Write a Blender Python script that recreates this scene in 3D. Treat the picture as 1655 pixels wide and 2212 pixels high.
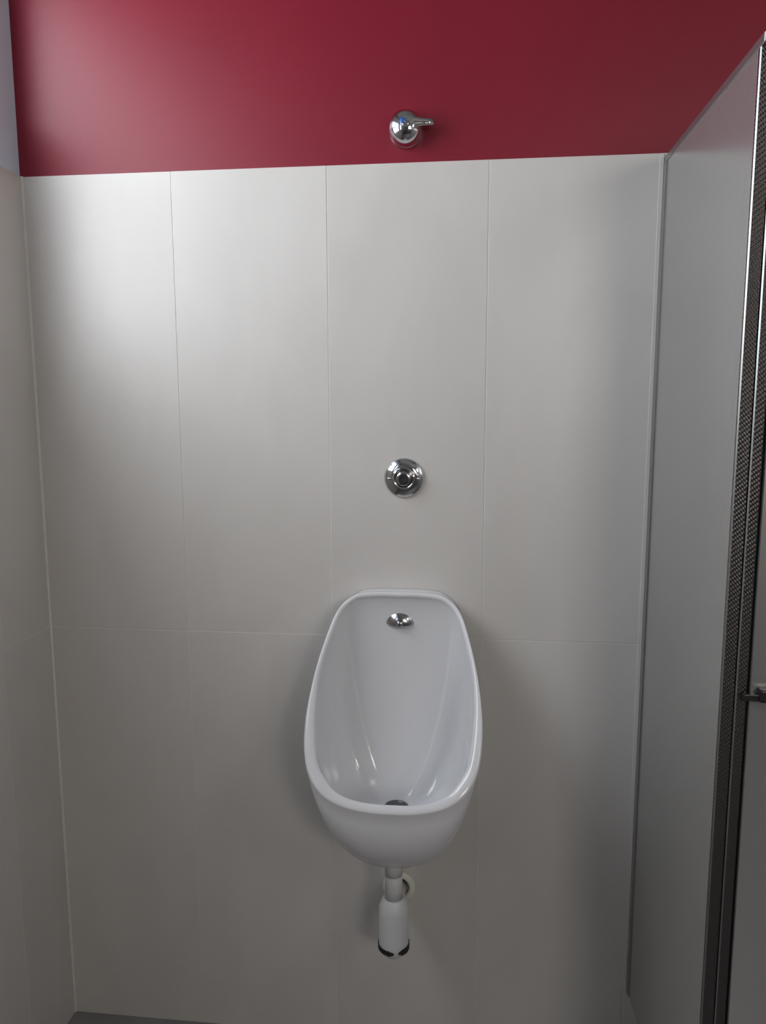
import bpy, bmesh, math, random
from mathutils import Vector, Matrix

for o in list(bpy.data.objects):
    bpy.data.objects.remove(o, do_unlink=True)
scene = bpy.context.scene
COL = scene.collection
R = math.radians

# ------------------------------------------------------------------ camera
cam_data = bpy.data.cameras.new('camera')
cam = bpy.data.objects.new('camera', cam_data)
COL.objects.link(cam)
cam_data.sensor_fit = 'HORIZONTAL'
cam_data.sensor_width = 36.0
cam_data.lens = 1632.26 / 1655.0 * 36.0
cam_data.clip_start = 0.02
CAM = Vector((0.8621, -1.4573, 1.3544))
p_, y_, r_ = R(-7.8822), R(6.1928), R(-0.1512)
fw = Vector((-math.sin(y_) * math.cos(p_), math.cos(y_) * math.cos(p_), math.sin(p_)))
rt = Vector((math.cos(y_), math.sin(y_), 0))
up = rt.cross(fw)
rt2 = rt * math.cos(r_) + up * math.sin(r_)
up2 = up * math.cos(r_) - rt * math.sin(r_)
m = Matrix.Identity(4)
for i in range(3):
    m[i][0], m[i][1], m[i][2], m[i][3] = rt2[i], up2[i], -fw[i], CAM[i]
cam.matrix_world = m
scene.camera = cam

# ------------------------------------------------------------------ world, exposure
world = bpy.data.worlds.new('world')
scene.world = world
world.use_nodes = True
bg = world.node_tree.nodes['Background']
bg.inputs[0].default_value = (0.75, 0.86, 1.0, 1)
bg.inputs[1].default_value = 1.0
vs = scene.view_settings
vs.view_transform = 'Standard'
vs.look = 'None'
vs.gamma = 1.0
vs.use_curve_mapping = False
vs.exposure = 0.17
WINDOW_STRENGTH = 6.9
REAR_FILL_STRENGTH = 12.5
RIGHT_FILL_STRENGTH = 6.5
LAMP_STRENGTH = 14.0

# ------------------------------------------------------------------ materials
def mat(name, col=(.5, .5, .5), rough=.5, metal=0.0, emit=None, strength=0.0, ior=1.5, coat=0.0):
    mt = bpy.data.materials.new(name)
    mt.use_nodes = True
    b = mt.node_tree.nodes['Principled BSDF']
    b.inputs['Base Color'].default_value = (*col, 1)
    b.inputs['Roughness'].default_value = rough
    b.inputs['Metallic'].default_value = metal
    b.inputs['IOR'].default_value = ior
    b.inputs['Coat Weight'].default_value = coat
    if emit:
        b.inputs['Emission Color'].default_value = (*emit, 1)
        b.inputs['Emission Strength'].default_value = strength
    return mt

def nodes(mt):
    return mt.node_tree.nodes, mt.node_tree.links, mt.node_tree.nodes['Principled BSDF']

def noise_colour(mt, c1, c2, scale=4.0, detail=6.0, stretch=(1, 1, 1), coords='Object', bump=0.0, bump_scale=200.0, lo=.35, hi=.65):
    n, l, b = nodes(mt)
    tc = n.new('ShaderNodeTexCoord')
    mp = n.new('ShaderNodeMapping')
    mp.inputs['Scale'].default_value = stretch
    l.new(tc.outputs[coords], mp.inputs[0])
    nz = n.new('ShaderNodeTexNoise')
    nz.inputs['Scale'].default_value = scale
    nz.inputs['Detail'].default_value = detail
    l.new(mp.outputs[0], nz.inputs['Vector'])
    cr = n.new('ShaderNodeValToRGB')
    cr.color_ramp.elements[0].position = lo
    cr.color_ramp.elements[1].position = hi
    cr.color_ramp.elements[0].color = (*c1, 1)
    cr.color_ramp.elements[1].color = (*c2, 1)
    l.new(nz.outputs['Fac'], cr.inputs[0])
    l.new(cr.outputs[0], b.inputs['Base Color'])
    if bump:
        nb = n.new('ShaderNodeTexNoise')
        nb.inputs['Scale'].default_value = bump_scale
        nb.inputs['Detail'].default_value = 3
        l.new(tc.outputs[coords], nb.inputs['Vector'])
        bp = n.new('ShaderNodeBump')
        bp.inputs['Strength'].default_value = bump
        bp.inputs['Distance'].default_value = 0.001
        l.new(nb.outputs['Fac'], bp.inputs['Height'])
        l.new(bp.outputs[0], b.inputs['Normal'])
    return cr

M = {}
M['red'] = mat('red_satin_paint', rough=.41, ior=1.46)
noise_colour(M['red'], (.185, .0045, .018), (.205, .0052, .021), scale=3, bump=.12, bump_scale=140)
M['pale'] = mat('glare_tinted_paint', rough=.5)  # bluish window glare put into the left wall's colour
noise_colour(M['pale'], (.64, .74, .86), (.68, .78, .90), scale=3, bump=.12, bump_scale=140)
M['grey_paint'] = mat('grey_wall_paint', (.27, .26, .25), .6)
M['ceiling_paint'] = mat('dark_ceiling_paint', (.22, .22, .21), .7)  # unseen ceiling greyed down to keep its reflection off the red wall
M['grout'] = mat('pale_grout', rough=.8)
noise_colour(M['grout'], (.62, .60, .57), (.68, .66, .63), scale=30)
M['grey_floor'] = mat('grey_floor_tile', rough=.35)
noise_colour(M['grey_floor'], (.21, .205, .21), (.26, .255, .26), scale=9)

def tile_material():
    mt = mat('grey_beige_wall_tile', rough=.34, ior=1.45)
    n, l, b = nodes(mt)
    tc = n.new('ShaderNodeTexCoord')
    oi = n.new('ShaderNodeObjectInfo')
    ad = n.new('ShaderNodeVectorMath'); ad.operation = 'ADD'
    ml = n.new('ShaderNodeMath'); ml.operation = 'MULTIPLY'; ml.inputs[1].default_value = 37
    l.new(oi.outputs['Random'], ml.inputs[0])
    l.new(tc.outputs['Object'], ad.inputs[0]); l.new(ml.outputs[0], ad.inputs[1])
    mp = n.new('ShaderNodeMapping'); mp.inputs['Scale'].default_value = (1.4, 1.4, .7)
    l.new(ad.outputs[0], mp.inputs[0])
    nz = n.new('ShaderNodeTexNoise'); nz.inputs['Scale'].default_value = 4; nz.inputs['Detail'].default_value = 7
    nz.inputs['Distortion'].default_value = .6
    l.new(mp.outputs[0], nz.inputs['Vector'])
    cr = n.new('ShaderNodeValToRGB')
    cr.color_ramp.elements[0].position = .30; cr.color_ramp.elements[0].color = (.560, .532, .505, 1)
    cr.color_ramp.elements[1].position = .68; cr.color_ramp.elements[1].color = (.610, .582, .555, 1)
    l.new(nz.outputs['Fac'], cr.inputs[0])
    hv = n.new('ShaderNodeHueSaturation')
    mr = n.new('ShaderNodeMapRange'); mr.inputs[3].default_value = .97; mr.inputs[4].default_value = 1.03
    l.new(oi.outputs['Random'], mr.inputs[0]); l.new(mr.outputs[0], hv.inputs['Value'])
    l.new(cr.outputs[0], hv.inputs['Color'])
    l.new(hv.outputs[0], b.inputs['Base Color'])
    return mt
M['tile'] = tile_material()
M['ceramic'] = mat('white_glazed_ceramic', (.70, .70, .72), .08, ior=1.5)
M['chrome'] = mat('polished_chrome', (.62, .62, .64), .07, 1.0)
M['chrome_dark'] = mat('chrome_inner', (.42, .42, .44), .16, 1.0)
M['plastic'] = mat('white_plastic', (.62, .63, .64), .35)
M['cream'] = mat('cream_plastic', (.66, .64, .58), .4)
M['black'] = mat('black_rubber', (.012, .011, .012), .6)
M['blue'] = mat('blue_plastic_dot', (.02, .10, .35), .3)
M['hole'] = mat('dark_drain_metal', (.16, .16, .165), .4, .6)
M['pale_strip'] = mat('pale_strip_finish', (.60, .58, .545), .4)
M['alu'] = mat('satin_aluminium', (.36, .35, .355), .38, .9)
M['latch'] = mat('dark_latch_metal', (.045, .044, .046), .35, .7)
M['frame'] = mat('white_window_frame', (.75, .76, .77), .4)
M['lamp_body'] = mat('lamp_body', (.7, .7, .68), .4)

def panel_material():
    mt = mat('brushed_steel_laminate', (.42, .415, .41), .25, .64)
    cr = noise_colour(mt, (.40, .393, .386), (.44, .432, .425), scale=2.2, detail=4)
    n, l, b = nodes(mt)
    tc = n.new('ShaderNodeTexCoord')
    mp = n.new('ShaderNodeMapping'); mp.inputs['Scale'].default_value = (900, 900, 6)
    l.new(tc.outputs['Object'], mp.inputs[0])
    nz = n.new('ShaderNodeTexNoise'); nz.inputs['Scale'].default_value = 1.0; nz.inputs['Detail'].default_value = 2
    l.new(mp.outputs[0], nz.inputs['Vector'])
    bp = n.new('ShaderNodeBump'); bp.inputs['Strength'].default_value = .10; bp.inputs['Distance'].default_value = .0004
    l.new(nz.outputs['Fac'], bp.inputs['Height']); l.new(bp.outputs[0], b.inputs['Normal'])
    return mt
M['panel'] = panel_material()

def knurl_material():
    # fine diagonal knurling pressed into dark metal edging
    mt = mat('knurled_dark_metal', (.125, .117, .115), .28, .95)
    n, l, b = nodes(mt)
    tc = n.new('ShaderNodeTexCoord')
    hs = []
    for a in (R(38), R(-52)):
        mp = n.new('ShaderNodeMapping'); mp.inputs['Rotation'].default_value = (0, a, 0)
        l.new(tc.outputs['Object'], mp.inputs[0])
        w = n.new('ShaderNodeTexWave'); w.bands_direction = 'X'; w.inputs['Scale'].default_value = 95 if a > 0 else 60
        l.new(mp.outputs[0], w.inputs['Vector'])
        hs.append(w)
    mn = n.new('ShaderNodeMath'); mn.operation = 'MULTIPLY_ADD'; mn.inputs[1].default_value = .45
    l.new(hs[1].outputs['Fac'], mn.inputs[0]); l.new(hs[0].outputs['Fac'], mn.inputs[2])
    bp = n.new('ShaderNodeBump'); bp.inputs['Strength'].default_value = .55; bp.inputs['Distance'].default_value = .0012
    l.new(mn.outputs[0], bp.inputs['Height']); l.new(bp.outputs[0], b.inputs['Normal'])
    return mt
M['knurl'] = knurl_material()
M['edge'] = mat('edge_highlight_metal', (.34, .335, .33), .34, .92)  # lighter metal paints the highlight along the strip chamfers

# ------------------------------------------------------------------ mesh helpers
def mesh_obj(name, verts, faces, material, parent=None, smooth=False):
    me = bpy.data.meshes.new(name)
    me.from_pydata([tuple(v) for v in verts], [], faces)
    me.validate()
    bm = bmesh.new(); bm.from_mesh(me)
    bmesh.ops.recalc_face_normals(bm, faces=bm.faces)
    bm.to_mesh(me); bm.free()
    if smooth:
        for p in me.polygons:
            p.use_smooth = True
    me.materials.append(material)
    o = bpy.data.objects.new(name, me)
    COL.objects.link(o)
    if parent:
        o.parent = parent
    return o

BOXF = [(0, 1, 3, 2), (4, 6, 7, 5), (0, 4, 5, 1), (2, 3, 7, 6), (0, 2, 6, 4), (1, 5, 7, 3)]
def box_data(x0, x1, y0, y1, z0, z1):
    return [(x, y, z) for x in (x0, x1) for y in (y0, y1) for z in (z0, z1)], BOXF

def box(name, b, material, parent=None, bevel=0.0, seg=2):
    v, f = box_data(*b)
    o = mesh_obj(name, v, f, material, parent)
    if bevel:
        bm = bmesh.new(); bm.from_mesh(o.data)
        bmesh.ops.bevel(bm, geom=list(bm.edges), offset=bevel, segments=seg, affect='EDGES', profile=.5)
        bm.to_mesh(o.data); bm.free()
    return o

def boxes(name, bl, material, parent=None):
    V, F = [], []
    for b in bl:
        v, f = box_data(*b)
        k = len(V)
        V += v
        F += [tuple(i + k for i in q) for q in f]
    return mesh_obj(name, V, F, material, parent)

def lathe(name, prof, material, parent=None, origin=(0, 0, 0), axis='-Y', n=64, sharp=None):
    """prof = (radius, height) pairs, height runs along axis."""
    V, F = [], []
    for r, h in prof:
        for i in range(n):
            a = 2 * math.pi * i / n
            c, s = r * math.cos(a), r * math.sin(a)
            V.append((c, -h, s) if axis == '-Y' else (c, s, h))
    for k in range(len(prof) - 1):
        for i in range(n):
            j = (i + 1) % n
            F.append((k * n + i, k * n + j, (k + 1) * n + j, (k + 1) * n + i))
    if prof[0][0] > 1e-5:
        F.append(tuple(range(n)))
    if prof[-1][0] > 1e-5:
        F.append(tuple((len(prof) - 1) * n + i for i in range(n)))
    V = [(v[0] + origin[0], v[1] + origin[1], v[2] + origin[2]) for v in V]
    o = mesh_obj(name, V, F, material, parent, True)
    bm = bmesh.new(); bm.from_mesh(o.data)
    bmesh.ops.remove_doubles(bm, verts=bm.verts, dist=1e-6)
    bmesh.ops.recalc_face_normals(bm, faces=bm.faces)
    bm.to_mesh(o.data); bm.free()
    for p in o.data.polygons:
        p.use_smooth = True
    try:
        o.data.set_sharp_from_angle(angle=R(38))
    except Exception:
        pass
    return o

def tube(name, path, radii, material, parent=None, n=32, caps=True):
    V, F = [], []
    path = [Vector(p) for p in path]
    if not isinstance(radii, (list, tuple)):
        radii = [radii] * len(path)
    prev = None
    for k, p in enumerate(path):
        t = (path[min(k + 1, len(path) - 1)] - path[max(k - 1, 0)]).normalized()
        if prev is None:
            a = Vector((1, 0, 0)) if abs(t.x) < .9 else Vector((0, 1, 0))
            u = t.cross(a).normalized()
        else:
            u = (prev - t * prev.dot(t)).normalized()
        prev = u
        w = t.cross(u)
        for i in range(n):
            an = 2 * math.pi * i / n
            V.append(p + (u * math.cos(an) + w * math.sin(an)) * radii[k])
    for k in range(len(path) - 1):
        for i in range(n):
            j = (i + 1) % n
            F.append((k * n + i, k * n + j, (k + 1) * n + j, (k + 1) * n + i))
    if caps:
        F.append(tuple(range(n)))
        F.append(tuple((len(path) - 1) * n + i for i in range(n)))
    return mesh_obj(name, V, F, material, parent, True)

def empty(name, loc=(0, 0, 0)):
    o = bpy.data.objects.new(name, None)
    o.empty_display_size = .05
    o.location = loc
    COL.objects.link(o)
    return o

def adopt(root):
    """Parts are modelled in world coordinates; keep them there under an empty standing at the thing's base."""
    loc = Vector(root.location)
    for c in root.children:
        c.location = Vector(c.location) - loc

def tag(o, label, cat, group=None):
    o['label'] = label
    o['category'] = cat
    if group:
        o['group'] = group

def struct(o):
    o['kind'] = 'structure'
    return o

# ------------------------------------------------------------------ the room
TW, TH = 0.30, 0.90            # wall tile
BORDER = 1.80                  # tile top / start of the paint
CEIL = 2.75
XR, YB = 2.45, -2.75           # right wall, rear wall
JOINT = 0.0008                 # half joint
T = 0.008                      # tile thickness

floor = struct(box('floor', (-.16, XR + .15, YB - .15, .16, -.1, 0), M['grey_floor']))
ceiling = struct(box('ceiling', (-.16, XR + .15, YB - .15, .16, CEIL, CEIL + .1), M['ceiling_paint']))

tile_cache = {}
def tile_mesh(w, h):
    key = (round(w, 4), round(h, 4))
    if key not in tile_cache:
        c = .0005
        a, b2 = w / 2 - JOINT, h / 2 - JOINT
        V = [(-a, T, -b2), (a, T, -b2), (a, T, b2), (-a, T, b2),
             (-a, c, -b2), (a, c, -b2), (a, c, b2), (-a, c, b2),
             (-a + c, 0, -b2 + c), (a - c, 0, -b2 + c), (a - c, 0, b2 - c), (-a + c, 0, b2 - c)]
        F = [(3, 2, 1, 0)]
        for k in (0, 4):
            for i in range(4):
                j = (i + 1) % 4
                F.append((k + i, k + j, k + 4 + j, k + 4 + i))
        F.append((8, 9, 10, 11))
        me = bpy.data.meshes.new('tile')
        me.from_pydata(V, [], F)
        bm = bmesh.new(); bm.from_mesh(me)
        bmesh.ops.recalc_face_normals(bm, faces=bm.faces)
        bm.to_mesh(me); bm.free()
        me.materials.append(M['tile'])
        tile_cache[key] = me
    return tile_cache[key]

random.seed(4)
def add_tile(parent, w, h, loc, rotz):
    o = bpy.data.objects.new('tile', tile_mesh(w, h))
    COL.objects.link(o)
    o.parent = parent
    o.location = loc
    o.rotation_euler = (R(random.uniform(-.05, .05)), 0, rotz + R(random.uniform(-.06, .06)))
    return o

# back wall: red paint above two rows of upright tiles
wall_back = struct(box('wall_back', (-.16, XR + .15, T, .16, 0, CEIL), M['red']))
box('grout', (0, XR, .0006, T + .002, 0, BORDER - .001), M['grout'], wall_back)
x = 0.0
while x < XR - .01:
    w = min(TW, XR - x)
    for row in range(2):
        add_tile(wall_back, w, TH, (x + w / 2, 0, row * TH + TH / 2), 0)
    x += TW

# left wall with its high window, set in a deep reveal
WY0, WY1, WZ0, WZ1 = -.205, -1.27, 1.50, 2.30
TY0, TZ0 = -.078, 1.92          # transom shaped wider towards the corner, to lay bluish haze on the paint
V2Y0, V2Y1 = -1.75, -2.45
wall_left = struct(boxes('wall_left', [
    (-.16, -T, YB, 0.16, 0, WZ0), (-.16, -T, YB, 0.16, WZ1, CEIL),
    (-.16, -T, WY0, 0.16, WZ0, TZ0), (-.16, -T, TY0, 0.16, TZ0, WZ1), (-.16, -T, V2Y0, WY1, WZ0, WZ1), (-.16, -T, YB, V2Y1, WZ0, WZ1)], M['pale']))
boxes('grout', [(-T - .002, -.0006, YB, 0, 0, WZ0 - .002), (-T - .002, -.0006, WY0 + .002, 0, WZ0 - .002, BORDER - .001)], M['grout'], wall_left)
ys = [0.0, -.167]
while ys[-1] > YB + .02:
    ys.append(max(YB, ys[-1] - TW))
for a, b in zip(ys[:-1], ys[1:]):
    w = a - b
    add_tile(wall_left, w, TH, (0, (a + b) / 2, TH / 2), R(90))
    top = BORDER if (a > -.1) else WZ0
    add_tile(wall_left, w, top - TH, (0, (a + b) / 2, (TH + top) / 2), R(90))

# pale grout bead down the inner corner
mesh_obj('corner_bead', [(0, 0, 0), (.0032, 0, 0), (0, -.0032, 0), (0, 0, BORDER), (.0032, 0, BORDER), (0, -.0032, BORDER)],
         [(0, 1, 2), (3, 5, 4), (0, 3, 4, 1), (1, 4, 5, 2), (2, 5, 3, 0)], M['grout'], wall_left)

def window(name, y0, y1, z0, z1, strength, mull):
    glass = mat('frosted_daylit_glass', (.6, .65, .7), .4, emit=(.90, .95, 1.0), strength=strength)
    w = struct(boxes(name, [(-.125, -.085, y1, y1 + .035, z0, z1), (-.125, -.085, y0 - .035, y0, z0, z1),
                            (-.125, -.085, y1 + .035, y0 - .035, z0, z0 + .035), (-.125, -.085, y1 + .035, y0 - .035, z1 - .035, z1)], M['frame']))
    n = mull
    span = (y0 - y1 - .07) / n
    for i in range(n):
        a = y1 + .035 + i * span
        box('window_pane', (-.112, -.104, a + (.012 if i else 0), a + span - (.012 if i < n - 1 else 0), z0 + .035, z1 - .035), glass, w)
        if i:
            box('mullion', (-.125, -.085, a - .012, a + .012, z0 + .035, z1 - .035), M['frame'], w)
    return w
window('window_1', WY0, WY1, WZ0, TZ0, WINDOW_STRENGTH, 2)
window('haze_transom', TY0, WY1, TZ0, WZ1, WINDOW_STRENGTH, 2)
window('highlight_window', V2Y0, V2Y1, WZ0, WZ1, WINDOW_STRENGTH * .5, 1)  # extra window, added out of view to give more highlights

# right wall and rear wall (out of the picture, they close the room)
QY0, QY1, QZ0, QZ1 = -1.70, -2.40, 1.88, 2.42      # unseen high window added in the right wall for fill light
wall_right = struct(boxes('wall_right', [(XR, XR + .15, YB, 0.008, 0, QZ0), (XR, XR + .15, YB, 0.008, QZ1, CEIL),
                                         (XR, XR + .15, YB, QY1, QZ0, QZ1), (XR, XR + .15, QY0, 0.008, QZ0, QZ1)], M['grey_paint']))
w5 = struct(boxes('right_fill_window', [(XR + .05, XR + .09, QY1, QY1 + .035, QZ0, QZ1), (XR + .05, XR + .09, QY0 - .035, QY0, QZ0, QZ1),
                               (XR + .05, XR + .09, QY1 + .035, QY0 - .035, QZ0, QZ0 + .035), (XR + .05, XR + .09, QY1 + .035, QY0 - .035, QZ1 - .035, QZ1)], M['frame']))
box('window_pane', (XR + .07, XR + .078, QY1 + .035, QY0 - .035, QZ0 + .035, QZ1 - .035),
    mat('right_fill_glass', (.65, .65, .65), .4, emit=(1.0, .97, .93), strength=RIGHT_FILL_STRENGTH), w5)
RX0, RX1, RZ0, RZ1 = 1.48, 2.12, 1.46, 2.04        # window added behind the camera as fill, in the rear wall
wall_rear = struct(boxes('wall_rear', [(-.16, RX0, YB - .15, YB, 0, CEIL), (RX1, XR + .15, YB - .15, YB, 0, CEIL),
                                       (RX0, RX1, YB - .15, YB, 0, RZ0), (RX0, RX1, YB - .15, YB, RZ1, CEIL)], M['grey_paint']))
w4 = struct(boxes('rear_fill_window', [(RX0, RX0 + .035, YB - .09, YB - .05, RZ0, RZ1), (RX1 - .035, RX1, YB - .09, YB - .05, RZ0, RZ1),
                               (RX0 + .035, RX1 - .035, YB - .09, YB - .05, RZ0, RZ0 + .035), (RX0 + .035, RX1 - .035, YB - .09, YB - .05, RZ1 - .035, RZ1)], M['frame']))
box('window_pane', (RX0 + .035, RX1 - .035, YB - .078, YB - .07, RZ0 + .035, RZ1 - .035),
    mat('rear_fill_glass', (.65, .65, .65), .4, emit=(1.0, .95, .90), strength=REAR_FILL_STRENGTH), w4)
door = struct(box('door_1', (.45, 1.30, YB + .001, YB + .045, 0, 2.02), mat('dark_door_paint', (.10, .09, .085), .4)))
box('door_handle', (.52, .62, YB + .045, YB + .075, 1.0, 1.02), M['chrome'], door, .004)

# warm bulkhead lamp on the rear wall
lamp = empty('wall_lamp', (2.30, YB, 1.42))
tag(lamp, 'round warm bulkhead lamp on the wall facing the urinal', 'lamp')
def lathe_y(name, prof, material, parent, origin, n=40):
    return lathe(name, [(r, -h) for r, h in prof], material, parent, origin, '-Y', n)
lathe_y('lamp_base', [(.085, 0), (.085, .02), (.075, .03)], M['lamp_body'], lamp, (0, 0, 0))
lathe_y('lamp_glass', [(.072, .03), (.07, .045), (.055, .062), (.03, .07), (.0, .072)],
        mat('warm_lamp_glass', (.9, .8, .65), .4, emit=(1.0, .78, .52), strength=LAMP_STRENGTH), lamp, (0, 0, 0))

# ------------------------------------------------------------------ urinal
UX = .741
PX, PY = .7365, -.128          # axis of the waste pipe
urinal = empty('urinal', (UX, 0, .475))
tag(urinal, 'white ceramic wall hung urinal with a rounded bowl and flat top', 'urinal')

# rim outline: half width against height, front view, symmetric about the axis
ZT, ZB = 1.003, .672
def rim_y(z):
    t = max(0, (ZT - z) / (ZT - ZB))
    return -(.050 + .220 * (t ** 1.02))
half = [(0, 1.003), (.040, 1.003), (.075, 1.000), (.092, .994), (.108, .982), (.119, .967), (.127, .948), (.134, .928), (.141, .905), (.148, .877),
        (.153, .850), (.157, .820), (.1585, .795), (.1575, .770), (.154, .748), (.148, .729), (.138, .712), (.124, .698),
        (.106, .6875), (.084, .680), (.058, .675), (.030, .6725), (0, .672)]
def catmull(pts, n):
    out = []
    P = [pts[0]] + pts + [pts[-1]]
    P[0] = (-pts[1][0], pts[1][1]); P[-1] = (-pts[-2][0], pts[-2][1])
    for i in range(1, len(P) - 2):
        for k in range(n):
            t = k / n
            q = []
            for d in range(2):
                a, b, c, e = P[i - 1][d], P[i][d], P[i + 1][d], P[i + 2][d]
                q.append(.5 * (2 * b + (c - a) * t + (2 * a - 5 * b + 4 * c - e) * t * t + (3 * b - a - 3 * c + e) * t ** 3))
            out.append(tuple(q))
    out.append(pts[-1])
    return out
hs = catmull(half, 4)
outline = hs[:-1] + [(-x, z) for x, z in reversed(hs)][:-1]   # closed loop, starts at the top centre, runs clockwise seen from the room
N = len(outline)

def offset(loop, d_fn):
    res = []
    n = len(loop)
    for i in range(n):
        a, b = loop[i - 1], loop[(i + 1) % n]
        tx, tz = b[0] - a[0], b[1] - a[1]
        L = math.hypot(tx, tz) or 1
        nx, nz = -tz / L, tx / L          # candidate normal
        cx, cz = -loop[i][0], .83 - loop[i][1]
        if nx * cx + nz * cz < 0:
            nx, nz = -nx, -nz
        d = d_fn(loop[i])
        res.append((loop[i][0] + nx * d, loop[i][1] + nz * d))
    return res

def smooth01(t):
    t = max(0, min(1, t))
    return t * t * (3 - 2 * t)

def lipw(p):                       # lip width: slim at the top, wide round the basin
    t = max(0, min(1, (ZT - p[1]) / (ZT - ZB)))
    return .009 + .011 * smooth01((t - .35) / .4) - .008 * smooth01((t - .90) / .1)
inner = offset(outline, lipw)

rings = []
# outer body from the wall to the rim
ZC = .80
for k in range(17):
    t = (math.pi / 2) * (1 - k / 16)
    ring = []
    for (px, pz) in outline:
        # back plate outline
        low = max(0, (ZC - pz) / (ZC - ZB))
        bx = px * (1 - .06 - .10 * low)
        bz = pz - .190 * low ** 1.15 if pz < ZC else pz - .004
        ry = rim_y(pz)
        s, c = math.sin(t), math.cos(t)
        e = .86
        ring.append(Vector((px + (bx - px) * s ** e, ry * c ** e, pz + (bz - pz) * s ** e)))
    rings.append(ring)
# rounded lip
for k in range(1, 8):
    a = math.pi * k / 8
    ring = []
    for i in range(N):
        f = (1 - math.cos(a)) / 2
        px = outline[i][0] * (1 - f) + inner[i][0] * f
        pz = outline[i][1] * (1 - f) + inner[i][1] * f
        h = math.sin(a) * (.24 * lipw(outline[i]) + .0012)
        slope = .55
        ring.append(Vector((px, rim_y(outline[i][1]) * (1 - f) + (rim_y(inner[i][1]) + .004) * f - h * .85, pz + h * .52)))
    rings.append(ring)
# inside of the bowl down to the outlet
DR = Vector((0, -.118, .602)); DRAD = .021
NI = 22
inner3 = [Vector((inner[i][0], rim_y(inner[i][1]) + .004, inner[i][1])) for i in range(N)]
for k in range(0, NI + 1):
    u = k / NI
    ring = []
    for i in range(N):
        p0 = inner3[i]
        low = smooth01((.93 - p0.z) / .25)          # 1 round the basin
        ang = math.atan2(p0.x, (p0.z - .80))
        back = -.026
        # basin front: drop nearly straight; elsewhere: run back, then down the back wall
        p1b = Vector((p0.x * .955, back + (-.014 if p0.z < .97 else 0), p0.z - .022 - .02 * abs(p0.x) / .15))
        p2b = Vector((p0.x * .86, back, max(.605, p0.z - .45 * (p0.z - .60) - .12)))
        p1f = Vector((p0.x * .90, p0.y * .95, p0.z - .060))
        p2f = Vector((p0.x * .80, p0.y * .86, .597))
        p1 = p1b.lerp(p1f, low); p2 = p2b.lerp(p2f, low)
        a2 = math.atan2(p0.x, -(p0.y + .128)) if low > .5 else math.atan2(p0.x, -(p0.y + .128))
        th = 2 * math.pi * i / N                     # even spread round the outlet: top centre is the back
        p3 = DR + Vector((DRAD * math.sin(th), DRAD * math.cos(th), .001))
        v = p0 * (1 - u) ** 3 + p1 * 3 * u * (1 - u) ** 2 + p2 * 3 * u * u * (1 - u) + p3 * u ** 3
        ring.append(v)
    rings.append(ring)
V, F = [], []
for r in rings:
    V += [v + Vector((UX, 0, 0)) for v in r]
for k in range(len(rings) - 1):
    for i in range(N):
        j = (i + 1) % N
        F.append((k * N + i, k * N + j, (k + 1) * N + j, (k + 1) * N + i))
F.append(tuple(range(N)))
F.append(tuple((len(rings) - 1) * N + i for i in range(N)))
body = mesh_obj('bowl', V, F, M['ceramic'], urinal, True)
# outlet grating
lathe('drain_outlet', [(.0225, 0), (.0225, .003), (.019, .004), (.017, .0015), (.0, .0015)], M['hole'], urinal, (UX, DR.y, DR.z), 'Z', 32)['label'] = 'dark metal outlet in the bottom of the bowl'

tube('outlet_spigot', [(PX, PY, .515), (PX, PY, .49), (PX, PY, .472)], .0168, M['plastic'], urinal)
# chrome spreader below the top edge: a lens-shaped hood with a screw
def spreader():
    cx, cy, cz = UX, -.030, .941
    n, kk = 48, 14
    W, UPH, DNH, PR = .0300, .0255, .0115, .020
    V, F = [], []
    for k in range(kk + 1):
        t = k / kk * math.pi / 2
        for i in range(n):
            a = 2 * math.pi * i / n
            ca, sa = math.cos(a), math.sin(a)
            hx = W * (abs(ca) ** 1.0) * (1 if ca >= 0 else -1)
            hz = (UPH * sa ** 1.08 if sa >= 0 else -DNH * (-sa) ** 1.05)
            f = math.cos(t)
            V.append((cx + hx * f, cy - PR * math.sin(t) * (.92), cz + hz * f - .004 * math.sin(t)))
    for k in range(kk):
        for i in range(n):
            j = (i + 1) % n
            F.append((k * n + i, k * n + j, (k + 1) * n + j, (k + 1) * n + i))
    F.append(tuple(range(n)))
    o = mesh_obj('flush_spreader', V, F, M['chrome_dark'], urinal, True)
    bm = bmesh.new(); bm.from_mesh(o.data); bmesh.ops.remove_doubles(bm, verts=bm.verts, dist=1e-6); bm.to_mesh(o.data); bm.free()
    o['label'] = 'small chrome hooded water spreader under the top rim'
    s = lathe('screw', [(.0065, 0), (.0065, .0025), (.004, .0045), (0, .005)], M['chrome_dark'], o, (cx, cy - PR * .9, cz - .001), '-Y', 24)
    lathe('seat', [(.022, 0), (.022, .006), (.018, .008)], M['chrome_dark'], o, (cx, cy + .006, cz - .001), '-Y', 32)
spreader()
adopt(urinal)

# ------------------------------------------------------------------ flush push button
BX, BZ = .7455, 1.219
btn = empty('flush_button', (BX, 0, BZ))
tag(btn, 'round chrome flush push button on the tiles above the urinal', 'flush button')
lathe('flange', [(.0388, 0), (.0388, .0025), (.0372, .0055), (.034, .0080), (.029, .0105), (.0245, .0118), (.0225, .0120)], M['chrome'], btn)
lathe('collar', [(.0225, .0100), (.0225, .0150), (.0212, .0175), (.0190, .0182), (.0170, .0172), (.0160, .0140)], M['chrome'], btn)
pb = lathe('push_button', [(.0150, .0100), (.0150, .0185), (.0140, .0208), (.0115, .0222), (.0070, .0222), (.0, .0215)], M['chrome_dark'], btn)
for s in (-1, 1):
    lathe('screw', [(.0030, .0090), (.0030, .0128), (.0018, .0138), (0, .0140)], M['chrome'], btn, (s * .0285, 0, -.001), '-Y', 20)

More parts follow.
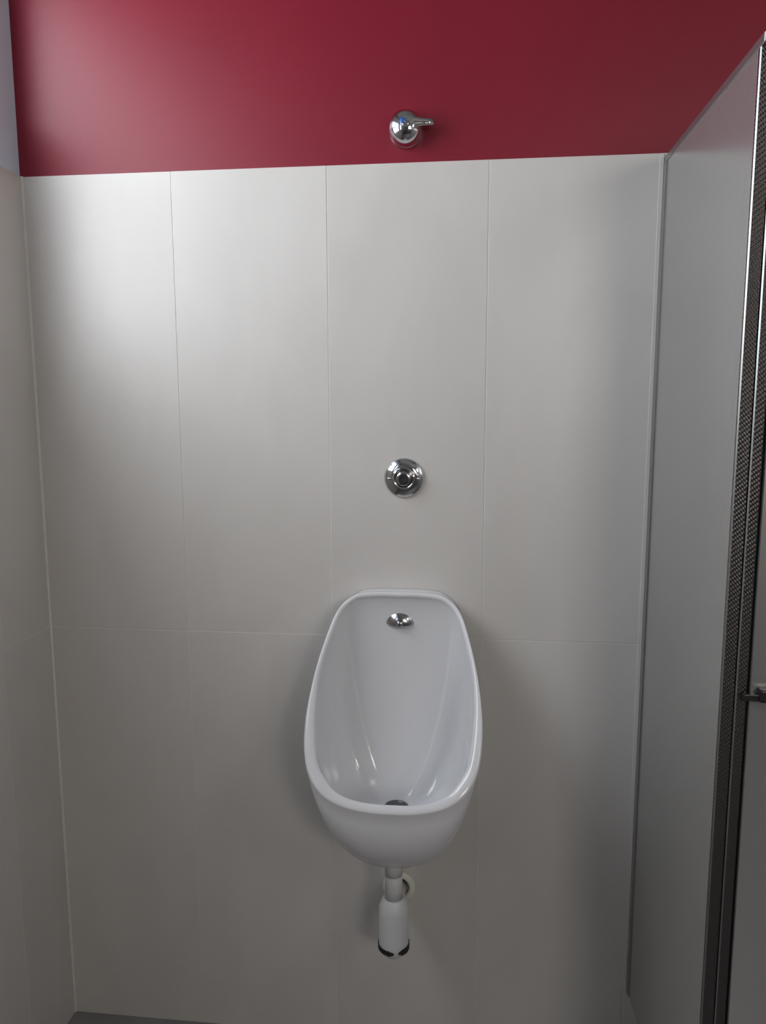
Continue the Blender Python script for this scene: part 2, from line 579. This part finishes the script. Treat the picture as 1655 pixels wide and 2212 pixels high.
# ------------------------------------------------------------------ stop tap in the red wall
VX, VZ = .748, 1.855
tap = empty('stop_tap', (VX, T, VZ))
tag(tap, 'chrome lever stop tap with a blue dot on the red wall', 'tap')
lathe('flange', [(.0308, 0), (.0308, .003), (.0300, .005), (.0285, .007)], M['chrome'], tap)
lathe('valve_body', [(.0285, .005), (.0296, .010), (.0302, .018), (.0300, .024), (.0288, .030), (.0262, .0355), (.0215, .0405), (.0145, .0440), (.0065, .0456), (0, .0460)], M['chrome'], tap)
# lever: a cap over the upper front of the dome that runs out to the right
def lever():
    secs = []
    #      x      z     y(out)  half height, half thickness
    data = [(-.020, .0165, .0330, .0020, .0060), (-.015, .0185, .0385, .0110, .0085), (-.005, .0195, .0430, .0140, .0095), (.006, .0200, .0430, .0135, .0090), (.018, .0205, .0410, .0100, .0075),
            (.030, .0210, .0385, .0070, .0055), (.042, .0215, .0360, .0060, .0045), (.0505, .0218, .0345, .0055, .0040), (.0515, .0218, .0343, .0030, .0020)]
    n = 24
    V, F = [], []
    for x, z, yo, hh, ht in data:
        for i in range(n):
            a = 2 * math.pi * i / n
            ca, sa = math.cos(a), math.sin(a)
            sg = lambda q: (1 if q >= 0 else -1)
            V.append((x, -yo + .006 + ht * sg(ca) * abs(ca) ** .7, z - .0165 + hh * sg(sa) * abs(sa) ** .7))
    for k in range(len(data) - 1):
        for i in range(n):
            j = (i + 1) % n
            F.append((k * n + i, k * n + j, (k + 1) * n + j, (k + 1) * n + i))
    F.append(tuple(range(n))); F.append(tuple((len(data) - 1) * n + i for i in range(n)))
    lv = mesh_obj('lever', V, F, M['chrome'], tap, True)
    d = lathe('indicator_dot', [(.0050, 0), (.0050, .0012), (.0035, .0020), (0, .0023)], M['blue'], lv, (-.003, -.0463, .0040), '-Y', 24)
    d['label'] = 'small blue cold water dot'
lever()

# ------------------------------------------------------------------ waste pipe and bottle trap
trap = empty('bottle_trap', (PX, PY, .300))
tag(trap, 'white plastic bottle trap and waste pipe under the urinal', 'trap')
tube('inlet_pipe', [(PX, PY, .4715), (PX, PY, .455), (PX, PY, .42)], .0168, M['plastic'], trap)
lathe('slip_nut', [(.0185, .424), (.0215, .421), (.0255, .413), (.0285, .404), (.0285, .398)], M['plastic'], trap, (PX, PY, 0), 'Z')
lathe('trap_body', [(.0270, .402), (.0282, .394), (.0285, .38), (.0288, .337), (.0288, .329), (.0282, .326)], M['plastic'], trap, (PX, PY, 0), 'Z')
def seal_arc(a0, a1, z, h0, h1, r=.0305):
    n = 28
    V, F = [], []
    random.seed(int(a0 * 10) + 7)
    for k in range(n + 1):
        a = a0 + (a1 - a0) * k / n
        e = min(1, 5 * min(k, n - k) / n + .25)
        top = z + h1 * e + random.uniform(-.0006, .0006)
        bot = z - h0 * e + random.uniform(-.0009, .0009)
        for (rr, zz) in ((r - .004, top), (r, top), (r, bot), (r - .004, bot)):
            V.append((PX + rr * math.sin(a), PY - rr * math.cos(a), zz))
    for k in range(n):
        for i in range(4):
            j = (i + 1) % 4
            F.append((k * 4 + i, k * 4 + j, k * 4 + 4 + j, k * 4 + 4 + i))
    F.append((0, 1, 2, 3)); F.append(tuple(n * 4 + i for i in range(4)))
    o = mesh_obj('seal', V, F, M['black'], trap)
    o['label'] = 'worn black rubber seal at the foot of the trap'
seal_arc(R(-125), R(6), .3255, .0045, .0045)
seal_arc(R(24), R(120), .3255, .0055, .0060)
lathe('trap_cap', [(.0275, .328), (.0262, .321), (.0225, .311), (.0185, .306), (.010, .304), (0, .3035)], M['plastic'], trap, (PX, PY, 0), 'Z')
# outlet to the wall with its ring
OZ, OX = .364, .7365
tube('outlet_pipe', [(PX, PY + .02, OZ - .002), (PX + .004, -.08, OZ), (OX - .003, -.045, OZ), (OX, .006, OZ)], .0165, M['cream'], trap)
lathe('wall_flange', [(.0205, .0), (.0335, .0), (.0350, .004), (.0335, .010), (.0290, .0135), (.0235, .0135), (.0205, .010), (.0205, .0)], M['cream'], trap, (OX, 0, OZ), '-Y', 48)['label'] = 'cream ring where the waste pipe enters the wall'
adopt(trap)

# ------------------------------------------------------------------ cubicle partition on the right
PXL = 4.0275 * TW              # face towards the urinal
PEND = -.4456                  # its free edge
PBOT, PTOP = .165, 1.792
part = empty('cubicle_partition', (PXL, PEND, 0))
tag(part, 'brushed grey cubicle partition fixed to the tiled wall beside the urinal', 'partition')
TK = .016
box('panel', (PXL, PXL + TK, PEND + .004, -.004, PBOT, PTOP - .011), M['panel'], part, .0008, 1)
box('top_rail', (PXL - .0015, PXL + TK + .0015, PEND - .012, -.0005, PTOP - .012, PTOP), M['alu'], part, .001, 1)
boxes('wall_channel', [(PXL - .0022, PXL, -.020, -.0005, PBOT - .004, PTOP - .012), (PXL + TK, PXL + TK + .0022, -.020, -.0005, PBOT - .004, PTOP - .012),
                       (PXL - .0022, PXL + TK + .0022, -.0025, -.0005, PBOT - .004, PTOP - .012)], M['alu'], part)
box('pale_strip', (PXL - .0095, PXL - .0018, -.0022, .0, PBOT - .002, BORDER - .003), M['pale_strip'], part, .0008, 2)  # narrow paler strip where the panel meets the tiles

def edge_strip(name, x0, x1, y1, parent):
    """metal edging, knurled front with chamfers coloured lighter as a highlight along its left arris"""
    c = .0016
    y0 = PEND + .006
    z0, z1 = PBOT, PTOP - .012
    V = []
    for z in (z0, z1):
        V += [(x0, y0, z), (x0, y1 + c, z), (x0 + c, y1, z), (x1 - .0006, y1, z), (x1, y1 + .0006, z), (x1, y0, z)]
    F = [(i, (i + 1) % 6, 6 + (i + 1) % 6, 6 + i) for i in range(6)] + [tuple(range(6)), tuple(range(6, 12))]
    o = mesh_obj(name, V, F, M['knurl'], parent)
    o.data.materials.append(M['edge'])
    for p in o.data.polygons:
        if abs(p.normal.x + .7071) < .05:
            p.material_index = 1
    return o
edge_strip('edge_strip', PXL - .0012, PXL + .0158, PEND, part)
edge_strip('edge_strip', PXL + .0164, PXL + .0300, PEND - .003, part)
box('dark_gap_strip', (PXL + .0302, PXL + .036, PEND + .006, PEND + .016, PBOT, PTOP - .012), M['black'], part)  # solid black strip, painting in the dark of the door gap
lg = box('leg', (PXL + .002, PXL + .026, PEND + .006, PEND + .030, 0.006, PBOT), M['alu'], part, .002, 2)
lathe('foot', [(.020, 0), (.020, .004), (.012, .010)], M['alu'], part, (PXL + .014, PEND + .018, 0), 'Z', 28)
adopt(part)

# cubicle door, facing the room
dr = empty('cubicle_door', (PXL + .035, PEND, PBOT))
tag(dr, 'grey cubicle door with a dark slide latch, right of the partition', 'door')
DX0, DX1 = PXL + .0352, PXL + .0352 + .62
box('leaf', (DX0, DX1, PEND + .000, PEND + .016, PBOT, PTOP - .030), M['panel'], dr, .0012, 1)
LZ = .974
la = box('latch', (DX0 + .0085, DX0 + .080, PEND - .016, PEND, LZ - .006, LZ + .011), M['latch'], dr, .002, 2)
box('bolt', (PXL + .024, DX0 + .03, PEND - .011, PEND - .0035, LZ - .0055, LZ + .0035), M['latch'], la, .0012, 2)
adopt(dr)
rail = empty('head_rail', (PXL + .0195, PEND, PTOP - .028))
tag(rail, 'slim metal head rail over the grey cubicle door', 'rail')
box('rail', (PXL + TK + .0040, XR - .0005, PEND - .012, PEND + .026, PTOP - .028, PTOP), M['alu'], rail, .002, 1)
adopt(rail)
